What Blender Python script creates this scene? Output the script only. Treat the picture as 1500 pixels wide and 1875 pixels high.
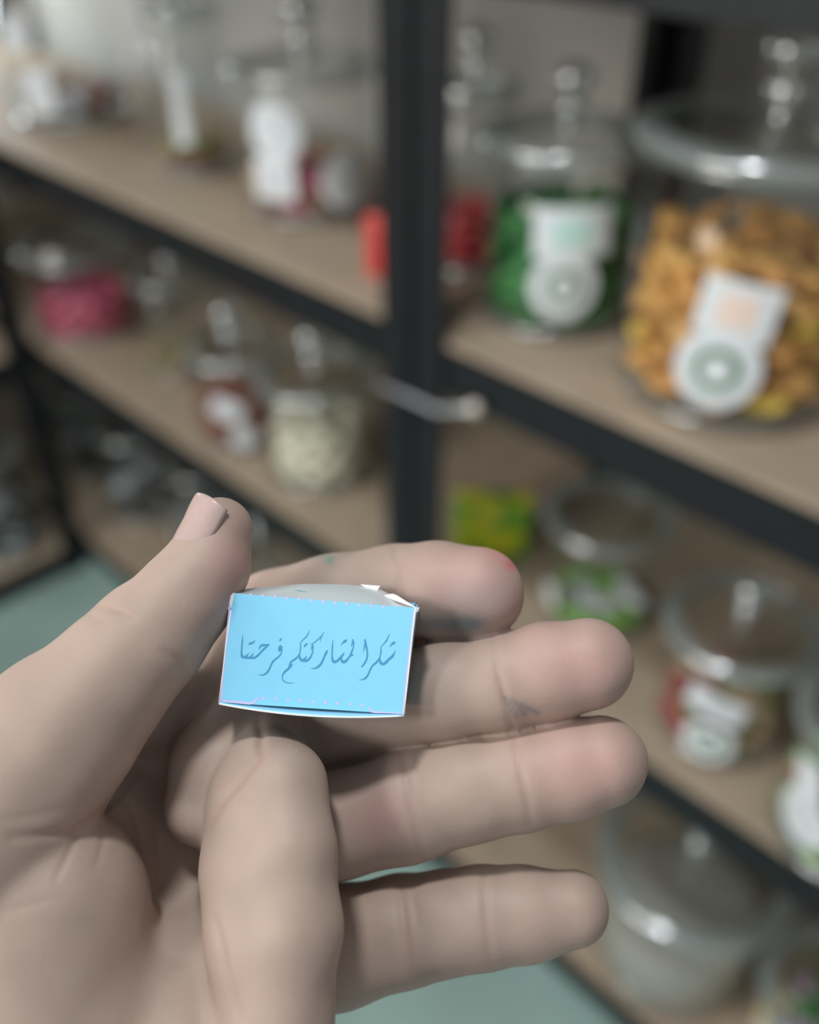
import bpy, bmesh, math, random
import numpy as np
from mathutils import Vector, Matrix

random.seed(7); np.random.seed(7)
for o in list(bpy.data.objects): bpy.data.objects.remove(o)
SC = bpy.context.scene
COL = SC.collection

# ------------------------------------------------------------------ camera
FPX = 1717.0                      # focal length in pixels of the 1500 x 1875 frame
PITCH, YAW = math.radians(36.5), math.radians(44.5)
CAM = np.array([0.0, 0.0, 1.36])
hd = math.pi - YAW
FW = np.array([math.cos(hd)*math.cos(PITCH), math.sin(hd)*math.cos(PITCH), -math.sin(PITCH)])
RT = np.array([math.sin(hd), -math.cos(hd), 0.0])
UP = np.cross(RT, FW)
cd = bpy.data.cameras.new('camera'); cam = bpy.data.objects.new('camera', cd); COL.objects.link(cam)
m = Matrix.Identity(4)
for i in range(3):
    m[i][0], m[i][1], m[i][2], m[i][3] = RT[i], UP[i], -FW[i], CAM[i]
cam.matrix_world = m
cd.sensor_fit = 'HORIZONTAL'; cd.sensor_width = 36.0; cd.lens = 36.0*FPX/1500.0
cd.clip_start = 0.01; cd.clip_end = 50
cd.dof.use_dof = True; cd.dof.focus_distance = 0.173
cd.dof.aperture_fstop = cd.lens/5.8          # a phone-sized pupil of 5.8 mm
SC.camera = cam

# ------------------------------------------------------------------ light
w = bpy.data.worlds.new('world'); SC.world = w; w.use_nodes = True
w.node_tree.nodes['Background'].inputs[0].default_value = (0.80, 0.84, 0.90, 1)
w.node_tree.nodes['Background'].inputs[1].default_value = 0.26
def area(name, loc, target, sx, sy, power, col):
    l = bpy.data.lights.new(name, 'AREA'); l.shape = 'RECTANGLE'; l.size = sx; l.size_y = sy
    l.energy = power; l.color = col
    o = bpy.data.objects.new(name, l); COL.objects.link(o)
    o.location = loc; o.rotation_euler = (Vector(target)-Vector(loc)).to_track_quat('-Z', 'Y').to_euler()
    return o
# daylight from the doorway on the left, behind the camera
area('doorway_daylight', (-1.25, -2.15, 1.75), (-0.7, 0.6, 1.0), 1.0, 1.7, 26, (1.0, 0.93, 0.86))
kp = CAM + 2.9*(-0.73*RT + 0.14*UP - 0.67*FW)
area('ceiling_panel_lamp', tuple(kp), tuple(CAM+.2*FW), .50, .50, 19, (0.93, 0.97, 1.0))
# unseen light added at the left wall, imitates lens haze in the upper left
area('added_haze_light', (-2.555, .80, 1.22), (-1.5, 1.0, 1.0), .4, .5, 8.5, (0.86, 0.94, 1.0))
l = bpy.data.lights.new('ceiling_bulb', 'POINT'); l.energy = 32; l.color = (0.93, 0.97, 1.0); l.shadow_soft_size = 0.085
bulb = bpy.data.objects.new('ceiling_bulb', l); COL.objects.link(bulb)
bulb.location = (-0.30, 0.0, 2.60)
vs = SC.view_settings
vs.view_transform = 'Standard'; vs.look = 'None'; vs.gamma = 1.0; vs.use_curve_mapping = False
vs.exposure = 0.76
SC.cycles.transparent_max_bounces = 40

# ------------------------------------------------------------------ helpers
def ray(px, py): return FW + RT*(px-750)/FPX - UP*(py-937.5)/FPX
def on_z(px, py, z):
    d = ray(px, py); return CAM + d*((z-CAM[2])/d[2])
def on_y(px, py, y):
    d = ray(px, py); return CAM + d*(y/d[1])
def cam_mm(p):                       # camera-space millimetres (right, down, forward) -> world metres
    p = np.asarray(p, float)*0.001
    return CAM + p[..., 0:1]*RT - p[..., 1:2]*UP + p[..., 2:3]*FW
def px_mm(px, py, z): return np.array([(px-750)*z/FPX, (py-937.5)*z/FPX, z])

def node_mat(name):
    mt = bpy.data.materials.new(name); mt.use_nodes = True
    nt = mt.node_tree; return mt, nt, nt.nodes['Principled BSDF']
def mat(name, col, rough=0.5, metal=0.0, noise=None, bump=0.0, spec=0.5, emis=0):
    mt, nt, b = node_mat(name)
    b.inputs['Base Color'].default_value = (*col, 1); b.inputs['Roughness'].default_value = rough
    b.inputs['Metallic'].default_value = metal; b.inputs['Specular IOR Level'].default_value = spec
    if noise or bump:
        sc, amt = noise or (40, 0.0)
        tc = nt.nodes.new('ShaderNodeTexCoord'); n = nt.nodes.new('ShaderNodeTexNoise')
        n.inputs['Scale'].default_value = sc; n.inputs['Detail'].default_value = 4
        nt.links.new(tc.outputs['Object'], n.inputs['Vector'])
        r = nt.nodes.new('ShaderNodeValToRGB')
        r.color_ramp.elements[0].position = .3; r.color_ramp.elements[1].position = .7
        r.color_ramp.elements[0].color = (*[c*(1-amt) for c in col], 1)
        r.color_ramp.elements[1].color = (*[min(1, c*(1+amt)) for c in col], 1)
        nt.links.new(n.outputs['Fac'], r.inputs['Fac']); nt.links.new(r.outputs['Color'], b.inputs['Base Color'])
        if bump:
            bp = nt.nodes.new('ShaderNodeBump'); bp.inputs['Strength'].default_value = bump; bp.inputs['Distance'].default_value = .002
            nt.links.new(n.outputs['Fac'], bp.inputs['Height']); nt.links.new(bp.outputs['Normal'], b.inputs['Normal'])
    return mt
def glass(name, base, edge, tint=(0.97, 0.98, 0.97), rough=0.03, milky=0.0):
    """thin-walled clear glass: transmits straight through, mirrors more towards grazing angles"""
    mt = bpy.data.materials.new(name); mt.use_nodes = True; nt = mt.node_tree; nt.nodes.clear()
    out = nt.nodes.new('ShaderNodeOutputMaterial'); mix = nt.nodes.new('ShaderNodeMixShader')
    tr = nt.nodes.new('ShaderNodeBsdfTransparent'); tr.inputs[0].default_value = (*tint, 1)
    gl = nt.nodes.new('ShaderNodeBsdfGlossy'); gl.inputs['Roughness'].default_value = rough
    lw = nt.nodes.new('ShaderNodeLayerWeight'); lw.inputs[0].default_value = 0.5
    pw = nt.nodes.new('ShaderNodeMath'); pw.operation = 'POWER'; pw.inputs[1].default_value = 3.0
    ma = nt.nodes.new('ShaderNodeMath'); ma.operation = 'MULTIPLY_ADD'; ma.inputs[1].default_value = edge; ma.inputs[2].default_value = base
    nt.links.new(lw.outputs['Facing'], pw.inputs[0]); nt.links.new(pw.outputs[0], ma.inputs[0])
    nt.links.new(ma.outputs[0], mix.inputs[0]); nt.links.new(tr.outputs[0], mix.inputs[1]); nt.links.new(gl.outputs[0], mix.inputs[2])
    last = mix
    if milky:                            # thick pressed glass scatters a little
        df = nt.nodes.new('ShaderNodeBsdfDiffuse'); df.inputs[0].default_value = (.62, .68, .66, 1)
        last = nt.nodes.new('ShaderNodeMixShader'); last.inputs[0].default_value = milky
        nt.links.new(mix.outputs[0], last.inputs[1]); nt.links.new(df.outputs[0], last.inputs[2])
    nt.links.new(last.outputs[0], out.inputs[0])
    return mt

def mk(name, verts, faces, material, parent=None, smooth=True, local=False):
    """link one mesh object; world-space verts unless local"""
    v = np.asarray(verts, float)
    me = bpy.data.meshes.new(name)
    o = bpy.data.objects.new(name, me)
    if parent is not None:
        off = np.array(parent.get('_o', (0, 0, 0))) if not local else np.zeros(3)
        o.parent = parent; o['_o'] = tuple(off)
    elif local: off = np.zeros(3)
    else:
        off = np.array([(v[:, 0].min()+v[:, 0].max())/2, (v[:, 1].min()+v[:, 1].max())/2, v[:, 2].min()])
        o.location = off; o['_o'] = tuple(off)
    me.from_pydata((v-off).tolist(), [], [tuple(f) for f in faces]); me.update()
    if smooth: me.polygons.foreach_set('use_smooth', [True]*len(me.polygons))
    if material: me.materials.append(material)
    COL.objects.link(o)
    return o
def empty(name, loc):
    o = bpy.data.objects.new(name, None); o.location = loc; o['_o'] = tuple(loc); o.empty_display_size = .05
    COL.objects.link(o); return o
def tag(o, label=None, cat=None, group=None, kind=None):
    if label: o['label'] = label
    if cat: o['category'] = cat
    if group: o['group'] = group
    if kind: o['kind'] = kind
    return o
def box(lo, hi, bev=0.0):
    x0, y0, z0 = lo; x1, y1, z1 = hi
    if bev <= 0:
        v = [(x, y, z) for z in (z0, z1) for y in (y0, y1) for x in (x0, x1)]
        return v, [(0, 2, 3, 1), (4, 5, 7, 6), (0, 1, 5, 4), (2, 6, 7, 3), (0, 4, 6, 2), (1, 3, 7, 5)]
    bm = bmesh.new(); r = bmesh.ops.create_cube(bm, size=1)
    for q in bm.verts:
        q.co = Vector(((x0+x1)/2+q.co.x*(x1-x0), (y0+y1)/2+q.co.y*(y1-y0), (z0+z1)/2+q.co.z*(z1-z0)))
    bmesh.ops.bevel(bm, geom=bm.edges[:], offset=bev, segments=2, affect='EDGES')
    v = [tuple(q.co) for q in bm.verts]; bm.verts.index_update(); fs = [[q.index for q in f.verts] for f in bm.faces]
    bm.free(); return v, fs
def cat_mesh(*ms):
    V, Fc = [], []
    for v, fs in ms:
        n = len(V); V += [tuple(q) for q in v]; Fc += [[i+n for i in q] for q in fs]
    return V, Fc
def lathe(prof, n=40, c=(0, 0, 0)):
    V, Fc = [], []
    for r, z in prof:
        for k in range(n):
            a = 2*math.pi*k/n; V.append((c[0]+r*math.cos(a), c[1]+r*math.sin(a), c[2]+z))
    for i in range(len(prof)-1):
        for k in range(n):
            k2 = (k+1) % n; Fc.append((i*n+k, i*n+k2, (i+1)*n+k2, (i+1)*n+k))
    return V, Fc
def tube(pts, rads, n=10):
    pts = [Vector(p) for p in pts]; V, Fc = [], []
    for i, p in enumerate(pts):
        d = (pts[min(i+1, len(pts)-1)]-pts[max(i-1, 0)]).normalized()
        s = d.orthogonal().normalized() if i == 0 else (s-d*s.dot(d)).normalized()
        t = d.cross(s)
        for k in range(n):
            a = 2*math.pi*k/n; V.append(tuple(p+(s*math.cos(a)+t*math.sin(a))*rads[i]))
    for i in range(len(pts)-1):
        for k in range(n):
            Fc.append((i*n+k, i*n+(k+1) % n, (i+1)*n+(k+1) % n, (i+1)*n+k))
    Fc.append(list(range(n))[::-1]); Fc.append([(len(pts)-1)*n+k for k in range(n)])
    return V, Fc

# ------------------------------------------------------------------ materials
M = {}
M['metal'] = mat('dark_painted_steel', (0.0075, 0.009, 0.0105), .5, 0, (60, .25), .05, .3)
M['board'] = mat('beige_board', (0.36, 0.285, 0.205), .55, 0, (18, .10))
M['wall'] = mat('grey_beige_wall', (0.40, 0.39, 0.36), .9, 0, (3, .08))
M['floor'] = mat('pale_green_floor', (0.28, 0.40, 0.36), .45, 0, (6, .12))
M['glass'] = glass('clear_glass', .05, .65)
M['lidglass'] = glass('lid_glass', .10, .65, (.95, .97, .96))
M['rim'] = glass('thick_rim_glass', .32, .5, (.86, .90, .88), .14, .15)
M['knob'] = glass('knob_glass', .42, .5, (.80, .83, .82), .06, .10)
M['paper'] = mat('white_sticker_paper', (.66, .69, .70), .85, spec=.15)
M['print_green'] = mat('green_print', (.06, .16, .08), .8, spec=.15)
M['print_teal'] = mat('teal_print', (.42, .68, .60), .6)
M['print_orange'] = mat('orange_print', (.80, .58, .46), .6)
M['print_grey'] = mat('grey_print', (.55, .57, .60), .6)
M['wire'] = mat('galvanised_wire', (.62, .64, .66), .35, .6)

# ------------------------------------------------------------------ setting
def struct(name, vf, m, smooth=False): return tag(mk(name, *vf, m, smooth=smooth), kind='structure')
struct('floor', box((-2.6, -2.4, -.04), (1.7, 1.16, 0)), M['floor'])
struct('wall_back', box((-2.6, 1.16, -.04), (1.7, 1.22, 2.5)), M['wall'])
struct('wall_left', box((-2.66, -.9, -.04), (-2.6, 1.22, 2.5)), M['wall'])

fr = [box((-2.60, y0, z0), (-2.58, y1, z1)) for y0, y1, z0, z1 in ((.48, .52, .94, 1.72), (1.04, 1.08, .94, 1.72), (.52, 1.04, .94, .98), (.52, 1.04, 1.68, 1.72))]
wn = struct('added_window_1', cat_mesh(*fr), mat('white_added_frame', (.7, .7, .7), .4))  # unseen frame added on the left wall around the added light
# ------------------------------------------------------------------ shelf units
LEV = [.07, .54, .925, 1.31, 1.70]           # top of each board
FY, BY = .64, 1.07                            # front and back of the main row
def angle_post(x, y, sx, sy, z1, wd=.046, th=.004):
    """slotted angle: two flanges meeting at the outer corner (x, y)"""
    a = box((min(x, x+sx*wd), min(y, y+sy*th), 0), (max(x, x+sx*wd), max(y, y+sy*th), z1), .0015)
    b = box((min(x, x+sx*th), min(y, y+sy*wd), 0), (max(x, x+sx*th), max(y, y+sy*wd), z1), .0015)
    return cat_mesh(a, b)
def shelf_unit(x0, x1, y0, y1, label, group=None):
    u = tag(empty('shelf_unit', ((x0+x1)/2, (y0+y1)/2, 0)), label, 'shelf unit')
    z1 = LEV[-1]+.02
    for x, sx in ((x0, 1), (x1, -1)):
        for y, sy in ((y0, 1), (y1, -1)):
            mk('post', *angle_post(x, y, sx, sy, z1), M['metal'], u, smooth=False)
    h = .056
    for z in LEV:
        e = .005
        mk('beam', *box((x0+e, y0+e, z-h-.006), (x1-e, y0+e+.012, z-.004), .002), M['metal'], u, smooth=False)
        mk('beam', *box((x0+e, y1-e-.012, z-h-.006), (x1-e, y1-e, z-.004), .002), M['metal'], u, smooth=False)
        mk('beam', *box((x0+e, y0+.02, z-h-.006), (x0+e+.012, y1-.02, z-.004), .002), M['metal'], u, smooth=False)
        mk('beam', *box((x1-e-.012, y0+.02, z-h-.006), (x1-e, y1-.02, z-.004), .002), M['metal'], u, smooth=False)
        mk('shelf_board', *box((x0+.006, y0+.006, z-.012), (x1-.006, y1-.006, z), .001), M['board'], u, smooth=False)
    return u
shelf_unit(-2.56, -.649, FY, BY, 'dark metal shelf unit with beige boards between wire-tied posts and corner')
shelf_unit(-.647, .37, FY, BY, 'dark metal shelf unit holding green and orange candy jars')
shelf_unit(-2.11, -1.675, -.50, .625, 'dark metal shelf unit set at right angles in the corner')

# ------------------------------------------------------------------ jars
def jar(px, py, lev, R, h, label, lid='flat', neck=.86, knob=1.0, X=None, Y=None, group=None, frosted=False):
    z = LEV[lev]+.0005
    c = on_z(px, py, z) if X is None else np.array([X, Y, z])
    j = tag(empty('glass_jar', tuple(c)), label, 'jar', group)
    t = .82*h
    body = [(0, .003), (.80*R, .003), (.93*R, .006), (R, .02), (R*1.0, .45*h), (.99*R, .68*h), (.965*R, .76*h),
            (.92*R, .81*h), (neck*R*1.02, .855*h), (neck*R, .89*h), (neck*R, .94*h), (neck*R*1.03, .96*h)]
    mk('body', *lathe(body, 44, c), M['glass'], j)
    rim = [(neck*R*1.0, .955*h), (neck*R*1.10, .955*h), (neck*R*1.14, .97*h), (neck*R*1.10, .985*h), (neck*R*1.0, .985*h)]
    mk('rim', *lathe(rim, 44, c), M['rim'], j)
    base = [(0, .0), (.80*R, 0), (.90*R, .003), (.93*R, .009), (.80*R, .012), (0, .011)]
    mk('base', *lathe(base, 36, c), M['rim'], j)
    L = R*neck*1.16
    if lid:
        dh = {'flat': .10, 'dome': .55}[lid]*L
        lp = [(L*.80, h-.004), (L*1.0, h-.004), (L*1.04, h), (L*1.04, h+.004), (L*1.0, h+.008), (L*.93, h+.010), (L*.80, h+.009)]
        lo = mk('lid', *lathe([(L*.93*math.cos(a), 1.018*h+dh*math.sin(a)) for a in np.linspace(0, 1.53, 9)], 44, c), M['lidglass'], j)
        mk('lid_rim', *lathe(lp, 44, c), M['rim'], lo)
        zt = 1.018*h+dh
        if knob:
            k = knob*.016
            pr = [(k*.55, zt-.002), (k*.5, zt+k*.25)]
            pr += [(k*(.30+.62*math.sin(a)), zt+k*.35+k*.72*(1-math.cos(a))) for a in np.linspace(.1, 3.0, 8)]
            pr += [(k*(.15+1.15*math.sin(a)), zt+k*1.85+k*.95*(1-math.cos(a))) for a in np.linspace(.25, 3.1, 10)]
            mk('knob', *lathe(pr, 20, c), M['knob'], lo)
    j['_R'] = R; j['_h'] = h
    return j
def jar_hit(j, px, py):
    c = np.array(j['_o']); R = j['_R']*1.004; d = ray(px, py)
    ox, oy = CAM[0]-c[0], CAM[1]-c[1]
    A = d[0]**2+d[1]**2; B = 2*(ox*d[0]+oy*d[1]); Cc = ox*ox+oy*oy-R*R
    disc = max(B*B-4*A*Cc, 0); t = (-B-math.sqrt(disc))/(2*A); p = CAM+d*t
    return math.atan2(p[1]-c[1], p[0]-c[0]), p[2]-c[2]
def patch(j, a0, z0, w, h, lift, rot=0.0, roundlab=False, inner=0.0, n=10):
    """a sticker bent round the jar wall: rectangle or disc / ring"""
    c = np.array(j['_o']); R = j['_R']+lift; V, Fc = [], []
    ca, sa = math.cos(rot), math.sin(rot)
    if roundlab:
        for i in range(4):
            rr = inner+(1-inner)*i/3
            for k in range(28):
                a = 2*math.pi*k/28; V.append((rr*w/2*math.cos(a), rr*h/2*math.sin(a)))
        for i in range(3):
            for k in range(28): Fc.append((i*28+k, i*28+(k+1) % 28, (i+1)*28+(k+1) % 28, (i+1)*28+k))
    else:
        for i in range(n+1):
            for k in range(n+1): V.append((w*(i/n-.5), h*(k/n-.5)))
        for i in range(n):
            for k in range(n): Fc.append((i*(n+1)+k, (i+1)*(n+1)+k, (i+1)*(n+1)+k+1, i*(n+1)+k+1))
    W = []
    for x, y in V:
        x, y = x*ca-y*sa, x*sa+y*ca
        a = a0+x/R; W.append((c[0]+R*math.cos(a), c[1]+R*math.sin(a), c[2]+z0+y))
    return W, Fc
def label_square(j, px, py, w, h, rot=0, ink='print_teal'):
    a, z = jar_hit(j, px, py)
    o = mk('square_label', *patch(j, a, z, w, h, .0006, rot), M['paper'], j)
    mk('print', *patch(j, a, z, w*.46, h*.55, .0010, rot), M[ink], o)
    for q in (-.18, .0, .16):
        mk('print', *patch(j, a-.1*w/j['_R']*0, z+q*h, w*.22, h*.05, .0013, rot, n=3), M['paper'], o)
def label_round(j, px, py, w, ink='print_green', rot=0):
    a, z = jar_hit(j, px, py)
    o = mk('round_label', *patch(j, a, z, w, w, .0008, rot, True), M['paper'], j)
    mk('printed_ring', *patch(j, a, z, w*.58, w*.58, .0012, rot, True, .62), M[ink], o)

# ------------------------------------------------------------------ sweets
def sweet_mesh(name, s, m, kind):
    """twist-wrapped sweet, crinkled packet or puffy marshmallow of length about s"""
    bm = bmesh.new(); bmesh.ops.create_icosphere(bm, subdivisions=2, radius=1)
    rr = random.Random(sum(map(ord, name)))
    if kind == 'wrap':
        for v in bm.verts:
            v.co = Vector((v.co.x*s*.30, v.co.y*s*.24, v.co.z*s*.22))
        for sg in (-1, 1):
            vs_ = []
            for i, (x, r) in enumerate(((.26, .05), (.34, .09), (.5, .24))):
                ring = []
                for k in range(8):
                    a = 2*math.pi*k/8; q = r*(1 if k % 2 else .55)
                    ring.append(bm.verts.new((sg*x*s, q*s*math.cos(a), .5*q*s*math.sin(a))))
                vs_.append(ring)
            for i in range(2):
                for k in range(8): bm.faces.new((vs_[i][k], vs_[i][(k+1) % 8], vs_[i+1][(k+1) % 8], vs_[i+1][k]))
    elif kind == 'packet':
        for v in bm.verts:
            x, y, z = v.co; p = lambda q: math.copysign(abs(q)**.6, q)
            j = 1+rr.uniform(-.14, .14)
            v.co = Vector((p(x)*s*.48*j, p(y)*s*.36*j, z*s*.20*j))
    else:
        for v in bm.verts:
            j = 1+.10*math.sin(5*v.co.x+2)*math.sin(4*v.co.y)+rr.uniform(-.03, .03)
            v.co = Vector((v.co.x*s*.42*j, v.co.y*s*.40*j, v.co.z*s*.33*j))
    me = bpy.data.meshes.new(name); bm.to_mesh(me); bm.free()
    me.polygons.foreach_set('use_smooth', [kind != 'packet']*len(me.polygons)); me.materials.append(m)
    return me
def fill(j, name, label, group, s, top, kinds, cat='sweet', z0=.016, n_mesh=2):
    """one object per sweet, laid in jittered layers up to the height top"""
    c = np.array(j['_o']); R = j['_R']*.97-s*(.54 if any(k in ('wrap', 'puff') for _, k in kinds) else .53)
    meshes = [sweet_mesh(name, s, mm, kd) for mm, kd in kinds for _ in range(n_mesh)]
    z = z0+s*.2; odd = 0; rr = random.Random(len(name)+int(1000*j['_R']))
    while z < top:
        rings = [R] if R < s*.8 else [R-i*s*.78 for i in range(int(R/(s*.78))+1)]
        if z+s*.46 < top: rings = rings[:2]      # deep inside the jar nothing shows
        for r in rings:
            if r < s*.25: n = 1; r = 0
            else: n = max(3, int(2*math.pi*r/(s*.80)))
            for k in range(n):
                a = 2*math.pi*(k+.5*odd)/n+rr.uniform(-.08, .08)
                o = bpy.data.objects.new(name, rr.choice(meshes)); COL.objects.link(o)
                o.location = (c[0]+r*math.cos(a), c[1]+r*math.sin(a), c[2]+z+rr.uniform(-.06, .06)*s)
                o.rotation_euler = (rr.uniform(-.5, .5), rr.uniform(-.5, .5), rr.uniform(0, 6.28))
                if z == z0+s*.2: o.rotation_euler = (0, 0, rr.uniform(0, 6.28)); o.location.z = c[2]+z+.001
                tag(o, label, cat, group)
        z += s*.46; odd ^= 1
def sw(name, col, rough=.4, amt=.25): return mat(name, col, rough, 0, (50, amt), .2)
M['s_green'] = sw('green_wrapper', (.045, .20, .055)); M['s_green2'] = sw('bright_green_wrapper', (.07, .27, .075))
M['s_orange'] = sw('orange_wrapper', (.62, .30, .08)); M['s_amber'] = sw('amber_wrapper', (.66, .36, .10)); M['s_yellow'] = sw('yellow_wrapper', (.80, .58, .10))
M['s_brown'] = sw('brown_wrapper', (.30, .14, .05))
M['s_pink'] = sw('pink_wrapper', (.52, .10, .17)); M['s_red'] = sw('red_wrapper', (.42, .04, .05)); M['s_rust'] = sw('rust_wrapper', (.24, .08, .05))
M['s_cream'] = sw('cream_puff', (.68, .64, .50), .8); M['s_white'] = sw('white_wrapper', (.72, .74, .76))
M['s_olive'] = sw('olive_wrapper', (.26, .25, .10)); M['s_tan'] = sw('tan_wrapper', (.48, .34, .22)); M['s_lime'] = sw('lime_wrapper', (.18, .42, .06)); M['s_mauve'] = sw('mauve_wrapper', (.46, .34, .44))
M['s_yg'] = sw('yellow_green_foil', (.50, .52, .03), .3); M['s_gfoil'] = sw('green_foil', (.12, .36, .05), .3)
M['s_tissue'] = sw('white_tissue', (.66, .66, .64), .9); M['s_smoke'] = sw('grey_sugar', (.34, .33, .29), .8, .1); M['s_grey'] = sw('grey_sachet', (.36, .38, .40))

# upper shelf of the unit on the right
jg = jar(1010, 576, 2, .078, .184, 'lidded glass jar full of green wrapped sweets', neck=.95, knob=.95)
label_square(jg, 1050, 428, .076, .050, .06); label_round(jg, 1032, 527, .068)
fill(jg, 'green_sweet', 'green wrapped sweet inside the jar of green sweets', 'sweets in the green jar', .040, .125, [(M['s_green'], 'packet'), (M['s_green2'], 'packet')])
jo = jar(1322, 706, 2, .102, .228, 'widest glass jar, filled with orange and yellow wrapped sweets', neck=.95, knob=1.1)
label_square(jo, 1350, 572, .062, .050, -.12, 'print_orange'); label_round(jo, 1312, 678, .072)
fill(jo, 'orange_sweet', 'orange or yellow wrapped sweet inside the widest jar', 'sweets in the orange jar', .048, .155, [(M['s_orange'], 'wrap'), (M['s_amber'], 'packet'), (M['s_amber'], 'wrap'), (M['s_orange'], 'packet'), (M['s_amber'], 'packet'), (M['s_yellow'], 'packet'), (M['s_brown'], 'packet')], n_mesh=1)
jr = jar(0, 0, 2, .048, .20, 'slim glass jar of red sweets behind the wire-tied posts', X=-.722, Y=.81, knob=.9)
fill(jr, 'red_sweet', 'dark red sweet inside the slim jar behind the posts', 'sweets in the slim red jar', .032, .075, [(M['s_red'], 'packet')])

# upper shelf of the unit on the left
ja = jar(0, 0, 2, .105, .235, 'wide glass jar with white paper and a few pink sweets, next to the corner', X=-1.70, Y=.82, neck=.9, knob=1.2)
label_round(ja, 22, 60, .062, 'print_grey'); label_square(ja, 70, 170, .05, .07, 0, 'print_grey')
fill(ja, 'pink_sweet', 'pink or white sweet inside the wide jar next to the corner', 'sweets in the wide corner jar', .046, .05, [(M['s_tan'], 'packet'), (M['s_rust'], 'packet'), (M['s_white'], 'packet'), (M['s_grey'], 'packet')], n_mesh=1)
jb = jar(0, 0, 2, .055, .215, 'tall narrow glass jar with a white strip label and olive sweets', X=-1.28, Y=.80, knob=1.2)
label_square(jb, 330, 200, .022, .10, 0, 'paper')
fill(jb, 'olive_sweet', 'olive green sweet inside the tall narrow jar', 'sweets in the narrow olive jar', .034, .05, [(M['s_olive'], 'packet'), (M['s_rust'], 'packet')])
jc = jar(572, 380, 2, .090, .180, 'glass jar of brown and pink sweets between narrow jar and posts', neck=.92, knob=1.2)
label_round(jc, 500, 243, .074, 'print_grey'); label_square(jc, 500, 330, .060, .052, 0, 'print_grey'); label_round(jc, 636, 330, .075, 'paper')
fill(jc, 'brown_sweet', 'brown or pink sweet inside the jar beside the posts', 'sweets in the brown jar', .036, .060, [(M['s_tan'], 'packet'), (M['s_rust'], 'packet'), (M['s_pink'], 'packet'), (M['s_tan'], 'wrap')], n_mesh=1)

# lower shelf of the unit on the left
je = jar(0, 0, 1, .093, .165, 'domed glass jar with bright pink sweets by the corner post', X=-1.68, Y=.755, lid='dome', neck=.95, knob=0)
fill(je, 'bright_pink_sweet', 'bright pink sweet inside the domed jar', 'sweets in the domed jar', .040, .085, [(M['s_pink'], 'packet')])
jf = jar(0, 0, 1, .070, .17, 'nearly empty clear glass jar beside the domed jar', X=-1.42, Y=.80, knob=1.0)
fill(jf, 'tan_sweet', 'tan sweet inside the nearly empty jar', 'sweets in the nearly empty jar', .034, .03, [(M['s_tan'], 'packet'), (M['s_olive'], 'packet')])
jg2 = jar(0, 0, 1, .065, .16, 'glass jar of rust red sweets with two white labels', X=-1.13, Y=.725, knob=1.2, neck=.95)
label_square(jg2, 415, 752, .050, .034, -.4, 'print_grey'); label_round(jg2, 448, 802, .040, 'print_grey')
fill(jg2, 'rust_sweet', 'rust red sweet inside the jar with two white labels', 'sweets in the rust red jar', .034, .10, [(M['s_rust'], 'packet')])
jh = jar(0, 0, 1, .080, .165, 'glass jar of cream puffs on the lower shelf beside the posts', X=-.965, Y=.755, knob=1.2, neck=.95)
fill(jh, 'cream_puff', 'cream coloured puff inside the jar beside the posts', 'puffs in the cream jar', .048, .100, [(M['s_cream'], 'puff')])

# lower shelf of the unit on the right
jk = jar(0, 0, 1, .066, .152, 'glass jar with a plain disc lid and white sweets', X=-.470, Y=.795, knob=0, neck=1.0)
label_square(jk, 1005, 1085, .032, .030, .2, 'print_grey')
fill(jk, 'white_sweet', 'white or lime sweet inside the disc-lidded jar', 'sweets in the disc-lidded jar', .034, .035, [(M['s_white'], 'packet'), (M['s_lime'], 'packet')])
jl = jar(1308, 1328, 1, .068, .152, 'glass jar of mixed red and brown sweets with knobbed lid', knob=.9, neck=1.0)
label_square(jl, 1310, 1297, .062, .032, -.22, 'print_grey'); label_round(jl, 1295, 1360, .056)
fill(jl, 'mixed_sweet', 'red or brown sweet inside the knobbed jar under the green jar', 'sweets in the mixed red jar', .036, .065, [(M['s_red'], 'packet'), (M['s_rust'], 'packet'), (M['s_tan'], 'packet'), (M['s_olive'], 'packet')], n_mesh=1)
jm = jar(1545, 1530, 1, .075, .165, 'glass jar of lime green sweets at the shelf edge', knob=1.0, neck=.95)
label_square(jm, 1480, 1425, .035, .04, .3, 'paper'); label_round(jm, 1470, 1500, .062, 'print_grey')
fill(jm, 'lime_sweet', 'lime green sweet inside the jar at the shelf edge', 'sweets in the lime jar', .036, .095, [(M['s_lime'], 'packet'), (M['s_lime'], 'wrap'), (M['s_red'], 'packet')], n_mesh=1)

# bottom shelf
jn = jar(1225, 1735, 0, .108, .215, 'large smoky glass jar standing on the bottom board', knob=1.2, neck=.98)
pw = lathe([(0, .014), (.097, .014), (.102, .024), (.102, .118), (.09, .124), (.05, .128), (0, .129)], 44, jn['_o'])
tag(mk('sugar_powder', *pw, M['s_smoke']), 'grey brown powder filling the large smoky jar', 'powder', kind='stuff')
jp = jar(0, 0, 0, .080, .19, 'glass jar of pastel mixed sweets on the bottom board', X=-.032, Y=.73, knob=1.0, neck=.95)
fill(jp, 'pastel_sweet', 'pastel coloured sweet inside the bottom-board jar', 'sweets in the pastel jar', .036, .11, [(M['s_mauve'], 'packet'), (M['s_cream'], 'packet'), (M['s_yellow'], 'packet'), (M['s_white'], 'packet'), (M['s_green2'], 'packet')], n_mesh=1)
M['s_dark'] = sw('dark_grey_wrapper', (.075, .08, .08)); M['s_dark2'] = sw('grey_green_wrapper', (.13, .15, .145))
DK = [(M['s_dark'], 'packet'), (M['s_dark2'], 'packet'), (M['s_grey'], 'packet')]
jq = jar(0, 0, 0, .085, .20, 'clear glass jar on the bottom board below the rust red sweets', X=-1.10, Y=.80, knob=1.2)
label_square(jq, 240, 1000, .06, .06, 0, 'paper')
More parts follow.
